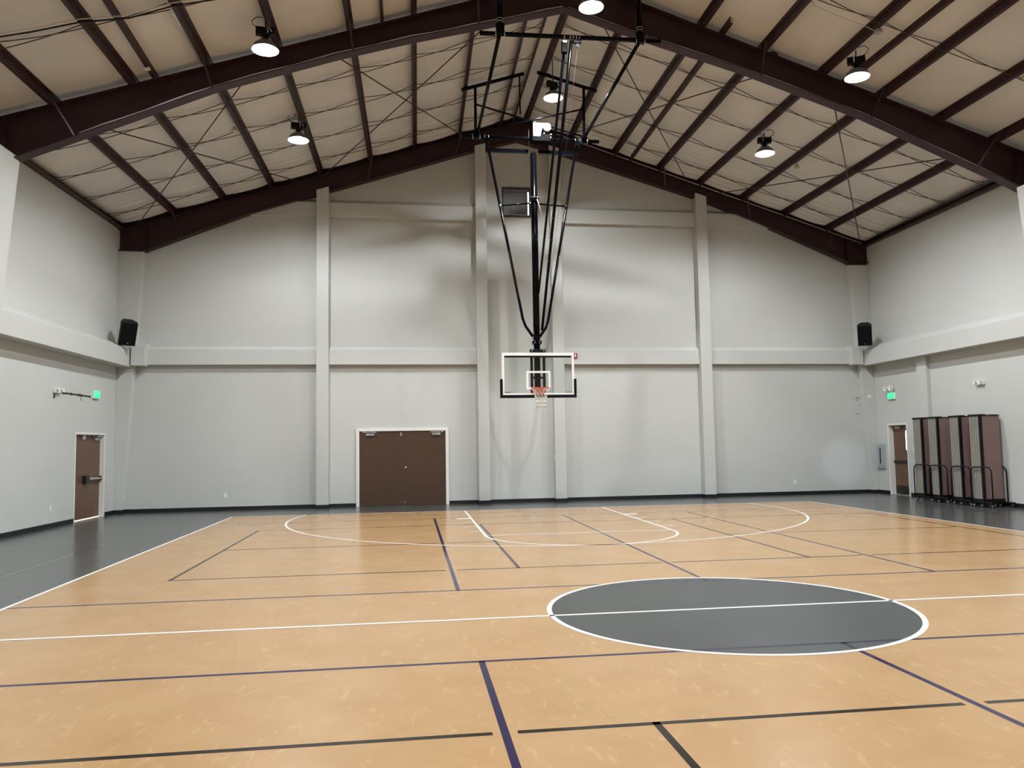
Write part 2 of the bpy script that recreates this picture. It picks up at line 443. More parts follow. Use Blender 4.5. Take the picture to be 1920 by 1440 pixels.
# ------------------------------------------------------------------ ceiling
def ceiling():
    mb = MB(B)
    ds = [i*.03 for i in range(84)] + [2.52+.31*i for i in range(91)]
    ds = [d for d in ds if d < YN] + [YN]
    cols = []
    def edge(i):
        if i < 0: return lambda d: XL
        if i >= len(PURL): return lambda d: XR
        return lambda d, i=i: sp(i, d)+(.0 if PURL[i][0] < -.3 else 0)
    order = [i for i in range(len(PURL))]
    idx = [-1]+order+[len(PURL)]
    SUB = 5
    lines = []
    for a, b in zip(idx, idx[1:]):
        for k in range(SUB): lines.append((edge(a), edge(b), k/SUB))
    lines.append((edge(len(PURL)-1), edge(len(PURL)), 1.0))
    rnd = [random.uniform(.7, 1.3) for _ in lines]
    grid = []
    for li, (ea, eb, t) in enumerate(lines):
        col = []
        for d in ds:
            s = ea(d)*(1-t)+eb(d)*t; w = abs(eb(d)-ea(d))
            k_ = math.sin(PI*t)*min(1, w/1.1)
            sag = .03*min(1, w/1.3)*math.sin(PI*t)
            z = zpb(s, d)+.162-sag
            if d < 2.3:      # the blanket bunches up in soft rolls next to the end wall
                env = max(0, 1-d/2.3)**.8
                z -= .065*env*abs(math.sin(PI*d/.27+.25*math.sin(li*.55)))*min(1, k_*1.6)
            col.append(mb._v((s, d, z)))
        grid.append(col)
    for a, b in zip(grid, grid[1:]):
        for i in range(len(ds)-1):
            f = mb.bm.faces.new((a[i], b[i], b[i+1], a[i+1])); f.smooth = True
    o = mb.build('ceiling', M['ceil'], kind='structure')
    md = o.modifiers.new('thick', 'SOLIDIFY'); md.thickness = .08; md.offset = 1
    return o
ceiling()

# ------------------------------------------------------------------ roof steel
def z_purlin(mb, f, d0, d1, sgn, drop=0.0, depth=.15, fl=.06, t=.007, n=1):
    """f(d) gives s of the web; the bottom flange points down the slope (sgn)"""
    prof = [(0, 0), (sgn*fl, -.0), (sgn*fl, .018), (sgn*(fl-t), .018), (sgn*(fl-t), t), (sgn*t, t),
            (sgn*t, depth), (-sgn*fl, depth), (-sgn*fl, depth-t), (0, depth-t)]
    def P(d): return lambda u, w: (f(d)+u, d, zpb(f(d), d)+w-u*sgn*.32*1.0*0 + drop + (-abs(u)*.32 if u*sgn > 0 else abs(u)*.32))
    mb.prism(prof, P(d0), P(d1))
ORD = ['first', 'second', 'third', 'fourth', 'fifth', 'sixth', 'seventh', 'eighth', 'ninth', 'tenth']
for i in range(len(PURL)):
    sgn = -1 if i < 9 else 1
    mb = MB(B)
    z_purlin(mb, lambda d, i=i: sp(i, d), .285, YN, sgn)
    o = mb.build('roof_purlin', M['steel'])
    if i <= 7: lab = f'maroon steel roof purlin, {ORD[i]} one up the slope from the left wall'
    elif i == 8: lab = 'left one of the close pair of maroon purlins along the roof ridge'
    elif i == 9: lab = 'right one of the close pair of maroon purlins along the roof ridge'
    else: lab = f'maroon steel roof purlin, {ORD[16-i]} full-length one up the slope from the right wall'
    tag(o, lab, 'purlin', 'roof purlins')
for (f, d0, d1, sgn, lab) in (
        (lambda d: 3.07+.022*d, .285, 8.05, 1, 'short extra purlin on the right slope ending in a stub past the nearer rafter'),
        (lambda d: -8.11+.05*(d-7.85), 7.36, YN, -1, 'extra purlin low on the left slope, with a white box clipped under its end'),
        (lambda d: -3.86+.03*(d-7.5), 7.36, YN, -1, 'extra purlin high on the left slope in front of the nearer rafter'),
        (lambda d: 6.1+.054*(d-8.62), 7.36, YN, 1, 'extra purlin on the right slope beside the nearer lamp, in front of the nearer rafter')):
    mb = MB(B); z_purlin(mb, f, d0, d1, sgn)
    tag(mb.build('roof_purlin', M['steel']), lab, 'purlin', 'roof purlins')
for s0, sg, lab in ((XL, 1, 'maroon eave strut along the top of the left wall'), (XR, -1, 'maroon eave strut along the top of the right wall')):
    mb = MB(B)
    prof = [(0, 0), (.17, -.0), (.17, .03), (.012, .03), (.012, .15), (.09, .15), (.09, .165), (0, .165)]
    f0 = lambda d: (lambda u, w: (s0+sg*u, d, 7.74+w))
    mb.prism(prof, f0(.25), f0(YN))
    tag(mb.build('eave_strut', M['steel']), lab, 'eave strut', 'eave struts')

def rafter(dc, bot, topf, label, braces, web_lift=0, knees=True):
    hw = .125
    L0, L1 = XL+.02, XR-.02
    root = thing('steel_rafter', B(0, dc, 7.1), label, 'rafter', 'roof rafters')
    # web
    mb = MB(B)
    ss = sorted(set([p[0] for p in bot]+[L0+(L1-L0)*i/30 for i in range(31)]))
    def zb(s):
        for (a, za), (b, zb_) in zip(bot, bot[1:]):
            if a <= s <= b: return za+(zb_-za)*(s-a)/(b-a)
        return bot[0][1] if s < bot[0][0] else bot[-1][1]
    for a, b in zip(ss, ss[1:]):
        mb.prism([(a, zb(a)), (b, zb(b)), (b, topf(b)), (a, topf(a))], lambda s, z: (s, dc-.006, z), lambda s, z: (s, dc+.006, z))
    mb.build('web', M['steel'], root)
    for nm, zf, t in (('bottom_flange', zb, .018), ('top_flange', lambda s: topf(s)-.014, .014)):
        mb = MB(B)
        rows = [[mb._v(q) for q in ((s, dc-hw, zf(s)), (s, dc+hw, zf(s)), (s, dc+hw, zf(s)+t), (s, dc-hw, zf(s)+t))] for s in ss]
        for a, b in zip(rows, rows[1:]):
            for j in range(4): mb.bm.faces.new((a[j], a[(j+1) % 4], b[(j+1) % 4], b[j]))
        mb.bm.faces.new(rows[0]); mb.bm.faces.new(rows[-1][::-1])
        mb.build(nm, M['steel'], root)
    # stiffener plates and flange braces
    for s in (-10.75, 10.1):
        mb = MB(B); mb.box(s-.006, dc-hw, zb(s)+.018, s+.006, dc+hw, topf(s)-.014); mb.build('stiffener', M['steel'], root)
    for s0, k, s1 in braces:
        mb = MB(B)
        mb.tube([(s0, dc+.11, zb(s0)+.03), (s1, dc+.11+.32, zpb(s1, dc+.43)+.02)], .02, square=True)
        mb.build('flange_brace', M['steel'], root)
    return root, zb
FARB = [(XL, 7.15), (-10.83, 7.14), (-8.22, 8.22), (-6.25, 8.86), (-1.65, 10.36), (-.36, 10.72), (1.0, 10.36), (5.41, 9.08), (7.3, 8.38), (10.18, 7.2), (XR, 7.22)]
NEARB = [(XL, 6.95), (-10.62, 7.05), (-8.16, 8.12), (-6.98, 8.63), (-5.76, 9.04), (-4.70, 9.40), (-3.29, 9.82), (-2.04, 10.15), (-.83, 10.48), (-.15, 10.66), (1.02, 10.30), (1.88, 10.06), (3.76, 9.55), (5.07, 9.13), (6.38, 8.71), (7.56, 8.24), (8.78, 7.75), (9.84, 7.33), (10.3, 7.12), (XR, 7.05)]
r1, zb1 = rafter(.15, FARB, lambda s: zpb(s, .3), 'dark maroon tapered steel rafter running along the top of the far wall',
                 [(-9.8, 1, -10.0), (-4.75, 1, -4.6), (-2.2, 1, -2.05), (4.2, 1, 4.07), (6.9, 1, 6.71), (9.4, 1, 9.48)])
r2, zb2 = rafter(7.49, NEARB, lambda s: zpb(s, 7.6), 'dark maroon tapered steel rafter crossing overhead in front of the basketball mount',
                 [(-9.55, 1, -9.85), (-7.1, 1, -7.2), (-4.45, 1, -4.5), (-1.95, 1, -1.98), (4.1, 1, 4.08), (6.6, 1, 6.73), (9.1, 1, 9.44)])
mb = MB(B); n = 40
for i in range(n):
    a = XL+(XR-XL)*i/n; b = XL+(XR-XL)*(i+1)/n
    mb.hexa([(a, .0, zpb(a, .3)), (b, .0, zpb(b, .3)), (b, .26, zpb(b, .3)), (a, .26, zpb(a, .3)),
             (a, .0, zpb(a, .3)+.155), (b, .0, zpb(b, .3)+.155), (b, .26, zpb(b, .3)+.155), (a, .26, zpb(a, .3)+.155)])
mb.build('closure_shade_strip', M['closure_shade'], r1)  # fills the purlin gap; its near-black colour stands in for the shadow band
# white clip on the extra purlin end
mb = MB(B); mb.box(-8.19, 7.95, zpb(-8.1, 8.0)-.03, -8.10, 8.05, zpb(-8.1, 8.0)+.012)
tag(mb.build('junction_box', M['cream']), 'small white box clipped under the extra purlin low on the left slope', 'electrical box')

# tension rods: X-bracing under the purlins between the rafters
RODS = [(-6.41, -11.0, 'crossed tension rod at the left wall, far end low by the eave'),
        (-9.91, -6.57, 'crossed tension rod at the left wall, near end low by the eave'),
        (-5.0, -1.9, 'tension rod left of the ridge rising toward the far peak'),
        (-1.3, -6.0, 'tension rod left of the ridge sloping down toward the far wall'),
        (.4, 4.9, 'tension rod right of the ridge sloping down toward the far wall'),
        (4.6, .9, 'tension rod right of the ridge rising toward the far peak'),
        (5.86, 10.51, 'crossed tension rod at the right wall, far end low by the eave'),
        (9.59, 5.77, 'crossed tension rod at the right wall, near end low by the eave')]
for sn, sf, lab in RODS:
    mb = MB(B); mb.tube([(sn, 7.3, zpb(sn, 7.3)-.13), (sf, .35, zpb(sf, .35)-.10)], .014, 6)
    tag(mb.build('tension_rod', M['rod']), lab, 'rod', 'roof tension rods')

# bridging straps zig-zagging from purlin to purlin
def strap(idx, d, phase):
    mb = MB(B); pts = []
    for j, i in enumerate(idx):
        s = sp(i, d) if 0 <= i < len(PURL) else (XL+.1 if i < 0 else XR-.1)
        z = zpb(s, d)+(.012 if (j+phase) % 2 else .125)
        if pts:
            p = pts[-1]
            for k in (1, 2, 3):
                t = k/4; pts.append((p[0]+(s-p[0])*t, d, p[2]+(z-p[2])*t-.035*math.sin(PI*t)))
        pts.append((s, d, z))
    mb.tube(pts, .009, 5)
    return mb.build('bridging_strap', M['strap'])
LI = [-1]+list(range(0, 9)); RI = list(range(9, 17))+[17]
nm = {1.25: 'nearest the far rafter', 2.7: 'second from the far rafter', 4.2: 'third from the far rafter', 5.7: 'fourth from the far rafter', 9.6: 'before the nearer rafter'}
for d in (1.25, 2.7, 4.2, 5.7, 9.6):
    for side, idx in (('left', LI), ('right', RI)):
        for ph in (0, 1):
            o = strap(idx, d+.05*ph, ph)
            tag(o, f'wire strap under the {side} slope, {nm[d]}, '+('high end at the eave' if ph else 'low end at the eave'), 'strap', 'roof bridging straps')

# conduits, cables, detectors
def cable(name, pts, r, m, label, cat='cable', group=None):
    mb = MB(B); mb.tube(pts, r, 6); return tag(mb.build(name, m), label, cat, group)
def fz(s): return zb2(s)
cpts = []
for i in range(25):
    s = -9.45+(-.2+9.45)*i/24
    cpts.append((s, 7.60, fz(s)+.035+.012*math.sin(i*1.7)))
cable('white_cable', cpts, .013, M['cable_white'], 'white cable lying along the bottom flange of the nearer rafter, left half')
cpts = []
for i in range(25):
    s = -.1+(10.2+.1)*i/24
    cpts.append((s, 7.60, fz(s)+.03+.01*math.sin(i*1.3)))
cable('grey_cable', cpts, .011, M['alu'], 'pale cable lying along the bottom flange of the nearer rafter, right half')
# cable looped under the purlins in front of the nearer rafter, top left
pts = []
for i in range(0, 7):
    d = 10.0-.14*i
    s = sp(i, d); pts.append((s, d, zpb(s, d)-.012))
    if i < 6:
        s2 = (sp(i, d)+sp(i+1, d))/2; pts.append((s2, d-.07, zpb(s2, d)-.03-.06*(i % 2)))
cable('black_cable', pts, .012, M['black'], 'black cable slung under the purlins at the top left of the roof')
cable('white_cable', [(p[0], p[1]+.09, p[2]-.005) for p in pts], .008, M['cable_white'], 'thin pale cable slung beside the black one at the top left of the roof')
for i, off, d0, d1, lab in ((4-2, -.085, .3+4.6, 7.35, 'metal conduit on the left purlin that ends at a smoke detector'),
                            (4-2, -.085, 7.7, 12., 'metal conduit on the left purlin in front of the nearer rafter')):
    mb = MB(B); mb.tube([(sp(i, d0)+off, d0, zpb(sp(i, d0), d0)-.02), (sp(i, d1)+off, d1, zpb(sp(i, d1), d1)-.02)], .012, 6)
    tag(mb.build('conduit', M['alu']), lab, 'conduit', 'roof conduits')
mb = MB(B); mb.tube([(sp(14, 3.6)+.08, 3.6, zpb(sp(14, 3.6), 3.6)-.015), (sp(14, 7.4)+.08, 7.4, zpb(sp(14, 7.4), 7.4)-.015)], .01, 6)
tag(mb.build('conduit', M['alu']), 'metal conduit on the right purlin that ends at a smoke detector', 'conduit', 'roof conduits')
mb = MB(B); mb.tube([(.78, .275, zpb(.8, .3)+.02), (10.6, .275, zpb(10.6, .3)+.02)], .012, 6)
tag(mb.build('conduit', M['cable_white']), 'pale conduit running along the top of the far rafter, right of the peak', 'conduit', 'roof conduits')
def detector(s, d, z, lab):
    r = thing('smoke_detector', B(s, d, z), lab, 'smoke detector', 'ceiling smoke detectors')
    mb = MB(B); mb.lathe((s, d, z), [(.055, .0), (.075, .012), (.075, .035), (.06, .05)], 16); mb.build('sensor', M['yellow'], r)
    mb = MB(B); mb.lathe((s, d, z), [(.04, .05), (.04, .11)], 12); mb.build('base', M['yellow'], r)
s_ = sp(2, 4.75)-.085; detector(s_, 4.75, zpb(s_, 4.75)-.13, 'cream smoke detector under a purlin on the left slope')
s_ = sp(14, 3.6)+.09; detector(s_, 3.6, zpb(s_, 3.6)-.13, 'cream smoke detector under a purlin on the right slope beyond the nearer rafter')
s_ = sp(15, 9.9)+.06; detector(s_, 9.9, zpb(s_, 9.9)-.13, 'cream smoke detector under a purlin at the top right, in front of the nearer rafter')

mb = MB(B); zc = zpb(4.47, 7.38)+.10; mb.lathe((4.47, 7.40, zc), [(.105*math.sin(PI*k/12)+.0004, -.105*math.cos(PI*k/12)) for k in range(13)], 20)
tag(mb.build('playground_ball', M['ball']), 'small dark green ball stuck on top of the nearer rafter, right of the ridge', 'ball')
bx_ = sp(13, 9.45)
pts = [(sp(12, 9.5)+.05, 9.5, zpb(4.1, 9.5)-.01)]
for k in range(1, 6): pts.append((4.1+(bx_-4.1)*k/6, 9.48, zpb(4.1+(bx_-4.1)*k/6, 9.48)-.02-.03*math.sin(PI*k/6)))
pts.append((bx_, 9.45, zpb(bx_, 9.45)-.03))
cable('white_cable', pts, .007, M['cable_white'], 'thin pale cable running to the grey junction box on the right slope')
mb = MB(B); mb.box(bx_+.02, 9.38, zpb(bx_, 9.4)-.07, bx_+.14, 9.5, zpb(bx_, 9.4)+.0)
tag(mb.build('junction_box', M['galv']), 'grey junction box under the purlin above the nearer lamp on the right slope', 'electrical box')
# ------------------------------------------------------------------ high-bay lamps (local coordinates, lens centre at 0)
def make_lamp():
    t = thing('high_bay_lamp', (0, 0, 0), 'x', 'lamp', 'high-bay lamps under the roof', local=True)
    mb = MB(); mb.lathe((0, 0, .10), [(.062*math.sin(PI*k/10)+.0005, -.062*math.cos(PI*k/10)) for k in range(11)], 16); mb.build('bulb', M['lamp'], t)
    mb = MB(); mb.lathe((0, 0, 0), [(.235, -.012), (.238, .0), (.205, .075), (.13, .14), (.085, .16), (.001, .165), (.001, .158), (.08, .154), (.125, .135), (.2, .072), (.229, .003), (.235, -.012)], 32, caps=False)
    mb.build('reflector', M['reflector'], t)
    mb = MB(); mb.lathe((0, 0, .155), [(.06, 0), (.06, .10), (.045, .12)], 16)
    for a in range(6):
        c_, s__ = math.cos(a*PI/3), math.sin(a*PI/3)
        mb.tube([(.05*c_, .05*s__, .16), (.085*c_, .085*s__, .17), (.085*c_, .085*s__, .25), (.05*c_, .05*s__, .26)], .008, 5)
    mb.build('heat_sink', M['black'], t)
    mb = MB(); mb.box(-.17, -.06, .26, .02, .06, .40); mb.box(.05, -.07, .28, .17, .07, .41); mb.box(-.05, -.05, .25, .08, .05, .30); mb.build('driver_box', M['black'], t, bevel=.008)
    mb = MB(); mb.tube([(.02, 0, .30), (.02, 0, .42), (.0, 0, .46), (0, 0, .47)], .012, 6); mb.box(-.012, -.012, .45, .012, .012, .54); mb.build('hook', M['dark_metal'], t)
    mb = MB(); mb.tube([(-.1, .02, .40), (-.2, .03, .44), (-.24, .03, .52), (-.16, .02, .6), (-.05, .01, .6)], .007, 6); mb.build('power_cord', M['black'], t)
    mb = MB(); mb.tube([(.05, -.09, .40), (.11, -.1, .30)], .009, 6); mb.build('safety_cable', M['chrome'], t)
    return t
LAMPS = [(-5.92, 8.6, 8.90, 'lit high-bay lamp hanging in front of the nearer rafter on the left slope'),
         (.12, 8.85, 9.98, 'lit high-bay lamp at the top edge of the picture near the ridge'),
         (5.55, 8.85, 8.90, 'lit high-bay lamp hanging in front of the nearer rafter on the right slope'),
         (-6.05, 4.2, 8.94, 'lit high-bay lamp beyond the nearer rafter on the left slope'),
         (.11, 4.2, 10.28, 'lit high-bay lamp hanging on a rod above the basketball winch'),
         (5.50, 4.55, 8.94, 'lit high-bay lamp beyond the nearer rafter on the right slope'),
         (-5.9, 15.6, 8.95, 'lit high-bay lamp of the row over the centre line, left slope'),
         (.1, 15.6, 10.1, 'lit high-bay lamp of the row over the centre line, ridge'),
         (5.5, 15.6, 8.95, 'lit high-bay lamp of the row over the centre line, right slope'),
         (-5.9, 22.0, 8.95, 'lit high-bay lamp of the row over the near half court, left slope'),
         (.1, 22.0, 10.1, 'lit high-bay lamp of the row over the near half court, ridge'),
         (5.5, 22.0, 8.95, 'lit high-bay lamp of the row over the near half court, right slope')]
lamp0 = make_lamp()
for i, (s, d, z, lab) in enumerate(LAMPS):
    rz = [.2, -.3, 2.6, .3, .5, 2.9][i % 6]
    if i == 0:
        o = lamp0; o.location = B(s, d, z); o.rotation_euler = (0, 0, rz); o['label'] = lab
    else:
        o = dup(lamp0, B(s, d, z), rz, lab)
    if abs(s) < 1:
        top = zpb(s, d)+.02
        mb = MB(); mb.tube([(0, 0, .5), (0, 0, top-z)], .012, 6); rod_ = mb.build('hanging_rod', M['dark_metal'], o, origin=Vector())
# ------------------------------------------------------------------ doors
def closer(parent, T, at, flip=1):
    """grey box and arm; T maps (along, out, z)"""
    a, z = at
    mb = MB(T); mb.box(a-.12, 0, z-.035, a+.12, .05, z+.035); o = mb.build('door_closer', M['alu'], parent, bevel=.004)
    mb = MB(T); mb.tube([(a-.10*flip, .045, z+.06), (a+.02*flip, .12, z+.07), (a+.17*flip, .04, z+.055)], .011, 6, square=True)
    mb.box(a-.17*flip-.04, .0, z+.05, a-.17*flip+.04, .03, z+.085)
    mb.build('closer_arm', M['alu'], o)
    return o
# double door on the far wall
dd = thing('door_1', B(-3.8, 0, 0), 'brown double door in a white frame on the far wall', 'door', kind='structure')
mb = MB(B)
for q in ((DDL, 0, 0, DDL+.09, .06, 2.20), (DDR-.09, 0, 0, DDR, .06, 2.20), (DDL+.09, 0, 2.12, DDR-.09, .06, 2.20)): mb.box(*q)
mb.build('frame', M['cream'], dd, bevel=.006)
for a, b, side in ((DDL+.095, -3.795, 'l'), (-3.785, DDR-.095, 'r')):
    mb = MB(B); mb.box(a, .004, .012, b, .028, 2.112); lf = mb.build('door_leaf', M['brown'], dd, bevel=.003)
    ca_ = a+.30 if side == 'l' else b-.26
    closer(lf, lambda u, k, z: B(u, .028+k, z), (ca_, 2.03), 1 if side == 'l' else -1)
    mb = MB(B)
    if side == 'l':
        mb.box(-3.87, .028, 1.98, -3.83, .045, 2.08); mb.build('top_bolt', M['alu'], lf)
        mb = MB(B); mb.lathe((-3.86, .028, .10), [(.015, 0), (.015, .012)], 12, 'y'); mb.build('bottom_bolt', M['chrome'], lf)
    else:
        mb.lathe((-3.72, .028, 1.08), [(.03, 0), (.03, .012), (.018, .02)], 16, 'y'); mb.build('lock_cylinder', M['chrome'], lf)
        mb = MB(B); mb.lathe((-3.735, .028, 1.34), [(.014, 0), (.014, .008)], 12, 'y'); mb.build('key_plate', M['dark_metal'], lf)
        mb = MB(B); mb.box(-3.75, .028, .06, -3.735, .034, .12); mb.build('bottom_bolt', M['chrome'], lf)
# single doors set into the side walls
def side_door(name, s0, sg, door, label, leafmat):
    d0, d1, zh = door; rec = .10 if sg < 0 else .15
    root = thing(name, B(s0, (d0+d1)/2, 0), label, 'door', kind='structure')
    T = B
    xa = lambda k: s0+sg*k           # k metres into the wall
    mb = MB(T)
    def bx(k0, da, za, k1, db, zb_): mb.box(min(xa(k0), xa(k1)), da, za, max(xa(k0), xa(k1)), db, zb_)
    bx(-.012, d0-.005, 0, .27, d0+.05, zh); bx(-.012, d1-.03, 0, .27, d1+.005, zh); bx(-.012, d0+.05, zh-.05, .27, d1-.03, zh)
    mb.build('frame', M['cream'], root, bevel=.004)
    mb = MB(T); bx = lambda k0, da, za, k1, db, zb_, mb=mb: mb.box(min(xa(k0), xa(k1)), da, za, max(xa(k0), xa(k1)), db, zb_)
    bx(rec, d0+.05, .022, rec+.045, d1-.03, zh-.05); leaf = mb.build('door_leaf', leafmat, root, bevel=.003)
    return root, leaf, xa, rec
dl, leaf, xa, rec = side_door('door_2', XL, -1, DOORL, 'brown push-bar exit door in the left wall with daylight under it', M['brown2'])
a0, a1 = DOORL[0]+.05, DOORL[1]-.03
mb = MB(B); mb.tube([(xa(rec-.07), a0+.05, .99), (xa(rec-.07), a0+.80, 1.0)], .03, 8); mb.build('push_bar', M['alu'], leaf)
mb = MB(B); mb.box(xa(rec), a0+.80, .89, xa(rec-.10), a0+1.02, 1.09); mb.build('bar_latch', M['dark_metal'], leaf, bevel=.01)
mb = MB(B); mb.box(xa(rec), a0+.02, .94, xa(rec-.08), a0+.07, 1.05); mb.build('bar_end', M['dark_metal'], leaf, bevel=.01)
closer(leaf, lambda u, k, z: B(xa(rec-k), u, z), (a0+.26, 2.0), -1)
mb = MB(B); mb.box(xa(rec), a0+.95, 1.99, xa(rec-.03), a0+1.08, 2.09); mb.build('latch_plate', M['white'], leaf)
mb = MB(B); mb.box(xa(.02), a0, .001, xa(.30), a1, .006); mb.build('threshold', M['alu'], dl)
mb = MB(B); mb.box(xa(rec-.004), a0, .004, xa(rec+.04), a1, .026); mb.build('daylight_gap', M['warmday'], dl)
dr, leaf, xa, rec = side_door('door_3', XR, 1, DOORR, 'brown door with a narrow bright window strip in the right wall', M['brown2'])
a0, a1 = DOORR[0]+.05, DOORR[1]-.03
mb = MB(B); mb.box(xa(rec-.006), a0+.62, 1.33, xa(rec), a0+.72, 1.90); mb.build('vision_glass', M['day'], leaf)
mb = MB(B); mb.box(xa(rec-.05), a0+.02, .95, xa(rec), a1-.03, 1.02); mb.build('push_bar', M['dark_metal'], leaf, bevel=.012)
mb = MB(B); mb.box(xa(rec-.006), a0+.01, .03, xa(rec), a1-.01, .27); mb.build('kick_plate', M['dark_metal'], leaf)
closer(leaf, lambda u, k, z: B(xa(rec-k), u, z), (a0+.28, 2.0), 1)
mb = MB(B); mb.box(xa(.0), a0, .001, xa(.30), a1, .012); mb.build('threshold', M['alu'], dr)
# solid backing outside the two side doors
for nm_, s0, sg, dor in (('left', XL, -1, DOORL), ('right', XR, 1, DOORR)):
    mb = MB(B); a, b = sorted((s0+sg*.275, s0+sg*.3)); mb.box(a, dor[0]-.1, 0, b, dor[1]+.1, dor[2]+.1)
    mb.build('outer_skin', M['brown'], wl if sg < 0 else wr)

# ------------------------------------------------------------------ gable vent
gv = thing('gable_vent', B(-.4, .0, 8.45), 'square louvred vent in a maroon frame high behind the hoop mast', 'vent')
gx0, gx1, gz0, gz1 = -.83, .04, 8.45, 9.35
mb = MB(B)
for q in ((gx0, 0, gz0, gx0+.055, .05, gz1), (gx1-.055, 0, gz0, gx1, .05, gz1), (gx0+.055, 0, gz1-.06, gx1-.055, .05, gz1), (gx0+.055, 0, gz0, gx1-.055, .05, gz0+.06)): mb.box(*q)
mb.build('frame', M['steel'], gv)
mb = MB(B); mb.box(gx0+.055, .002, gz0+.06, gx1-.055, .012, gz1-.06); mb.build('back_panel', M['day'], gv)
for k, (a, b) in enumerate(((gx0+.058, -.585), (-.555, gx1-.095))):
    mb = MB(B); n = 9
    for i in range(n):
        z = gz0+.07+i*.075
        mb.hexa([(a, .016, z+.02), (b, .016, z+.02), (b, .035, z-.005), (a, .035, z-.005), (a, .016, z+.1), (b, .016, z+.1), (b, .030, z+.075), (a, .030, z+.075)])
    mb.build('shutter', M['louvre'], gv)
mb = MB(B); mb.box(-.585, .013, gz0+.06, -.555, .045, gz1-.06); mb.build('mullion', M['dark_metal'], gv)
mb = MB(B); mb.box(gx0+.056, .013, gz1-.13, gx1-.056, .032, gz1-.061); mb.build('head_flap', M['louvre'], gv)

# ------------------------------------------------------------------ small wall fittings
def plate(name, T, w, h, holes, label, cat, group, T0):
    r = thing(name, T0, label, cat, group)
    mb = MB(T); mb.box(-w/2, 0, -h/2, w/2, .008, h/2); mb.build('cover_plate', M['white'], r, bevel=.002)
    for z in holes:
        mb = MB(T); mb.box(-.018, .008, z-.016, .018, .011, z+.016); mb.build('socket', M['cream'], r, bevel=.002)
    return r
def onfar(s, z, d=0): return lambda u, k, w: B(s+u, d+k, z+w)
def onleft(d, z, k0=0): return lambda u, k, w: B(XL+k0+k, d-u, z+w)
def onright(d, z, k0=0): return lambda u, k, w: B(XR-k0-k, d+u, z+w)
plate('wall_outlet', onfar(-8.65, .42), .085, .13, (.03, -.03), 'white wall outlet low on the far wall left of the double door', 'outlet', 'wall outlets', B(-8.65, 0, .36))
plate('wall_outlet', onfar(8.13, .40), .085, .13, (.03, -.03), 'white wall outlet low on the far wall in the right-hand bay', 'outlet', 'wall outlets', B(8.13, 0, .34))
plate('wall_outlet', onleft(3.77, .44), .085, .13, (.03, -.03), 'white wall outlet low on the left wall beside the exit door', 'outlet', 'wall outlets', B(XL, 3.77, .38))
plate('light_switch', onright(2.12, 1.37), .085, .13, (0,), 'white light switch on the right wall beside the brown door', 'switch', None, B(XR, 2.12, 1.3))
plate('control_box', lambda u, k, w: B(.59-k, .18+u, 1.3+w), .09, .12, (0,), 'small white box on the side of the pilaster right of the hoop mast', 'electrical box', None, B(.59, .18, 1.2))
plate('sensor_box', lambda u, k, w: B(10.62+u, .225+k, 2.99+w), .11, .09, (), 'small white sensor box on the far right corner column', 'sensor', None, B(10.62, .22, 2.93))
fa = thing('fire_alarm', B(1.27, .17, 4.2), 'red fire alarm strobe on the far wall ledge right of the backboard', 'alarm')
mb = MB(onfar(1.27, 4.27, .17)); mb.box(-.06, 0, -.075, .06, .05, .075); mb.build('housing', M['red'], fa, bevel=.006)
mb = MB(onfar(1.27, 4.27, .22)); mb.box(-.018, 0, -.045, .018, .015, .045); mb.build('strobe_lens', M['white'], fa, bevel=.004)

def lampheads(T, root, w, k=1.0):
    for sx in (-1, 1):
        mb = MB(T); c = (sx*w, .10, .10)
        mb.lathe((sx*w, .05, .07*k), [(.02*k, 0), (.038*k, .04*k), (.046*k, .07*k), (.038*k, .068*k), (.02*k, .05*k)], 14, 'y', caps=False)
        mb.tube([(sx*w*.6, .04, .02), (sx*w, .05, .07)], .014, 6)
        mb.build('lamp_head', M['white'], root)
def exit_sign(T, T0, label, rot, heads):
    r = thing('exit_sign', T0, label, 'exit sign', 'green exit signs')
    mb = MB(T); mb.box(-.185, 0, -.105, .185, .055, .105); mb.build('housing', M['white'], r, bevel=.006)
    mb = MB(T); mb.box(-.16, .0555, -.085, .16, .060, .085); mb.build('lit_face', M['green'], r)
    o = T(0, .063, 0); x = (T(1, .063, 0)-o).normalized(); z = Vector((0, 0, 1)); nn = x.cross(z)
    Mx = Matrix((x, z, nn)).transposed().to_4x4(); Mx.translation = o-r.location
    text_into(M['green_txt'], 'EXIT', .16, Mx, r, 'lettering')
    if heads:
        lampheads(lambda u, k, w: T(u, k, w+.105), r, .13, 1.7)
    return r
exit_sign(lambda u, k, w: B(XL+k, 1.56-u, 3.12+w), B(XL, 1.56, 3.0), 'small glowing green exit sign on the left wall above the push-bar door', 0, False)
exit_sign(lambda u, k, w: B(XR-k, 1.17+u, 2.955+w), B(XR, 1.17, 2.85), 'glowing green exit sign with white lamp heads above the door in the right wall', 0, True)
def emlight(T, T0, label):
    r = thing('emergency_light', T0, label, 'emergency light', 'white emergency lights')
    mb = MB(T); mb.box(-.15, 0, -.06, .15, .07, .05); mb.build('housing', M['white'], r, bevel=.01)
    lampheads(lambda u, k, w: T(u, k+.01, w-.05), r, .1)
emlight(onleft(3.66, 3.08), B(XL, 3.66, 3.0), 'white twin-head emergency light on the left wall by the torn paint strip')
emlight(onright(5.05, 3.05), B(XR, 5.05, 2.97), 'white twin-head emergency light on the right wall above the folded dividers')
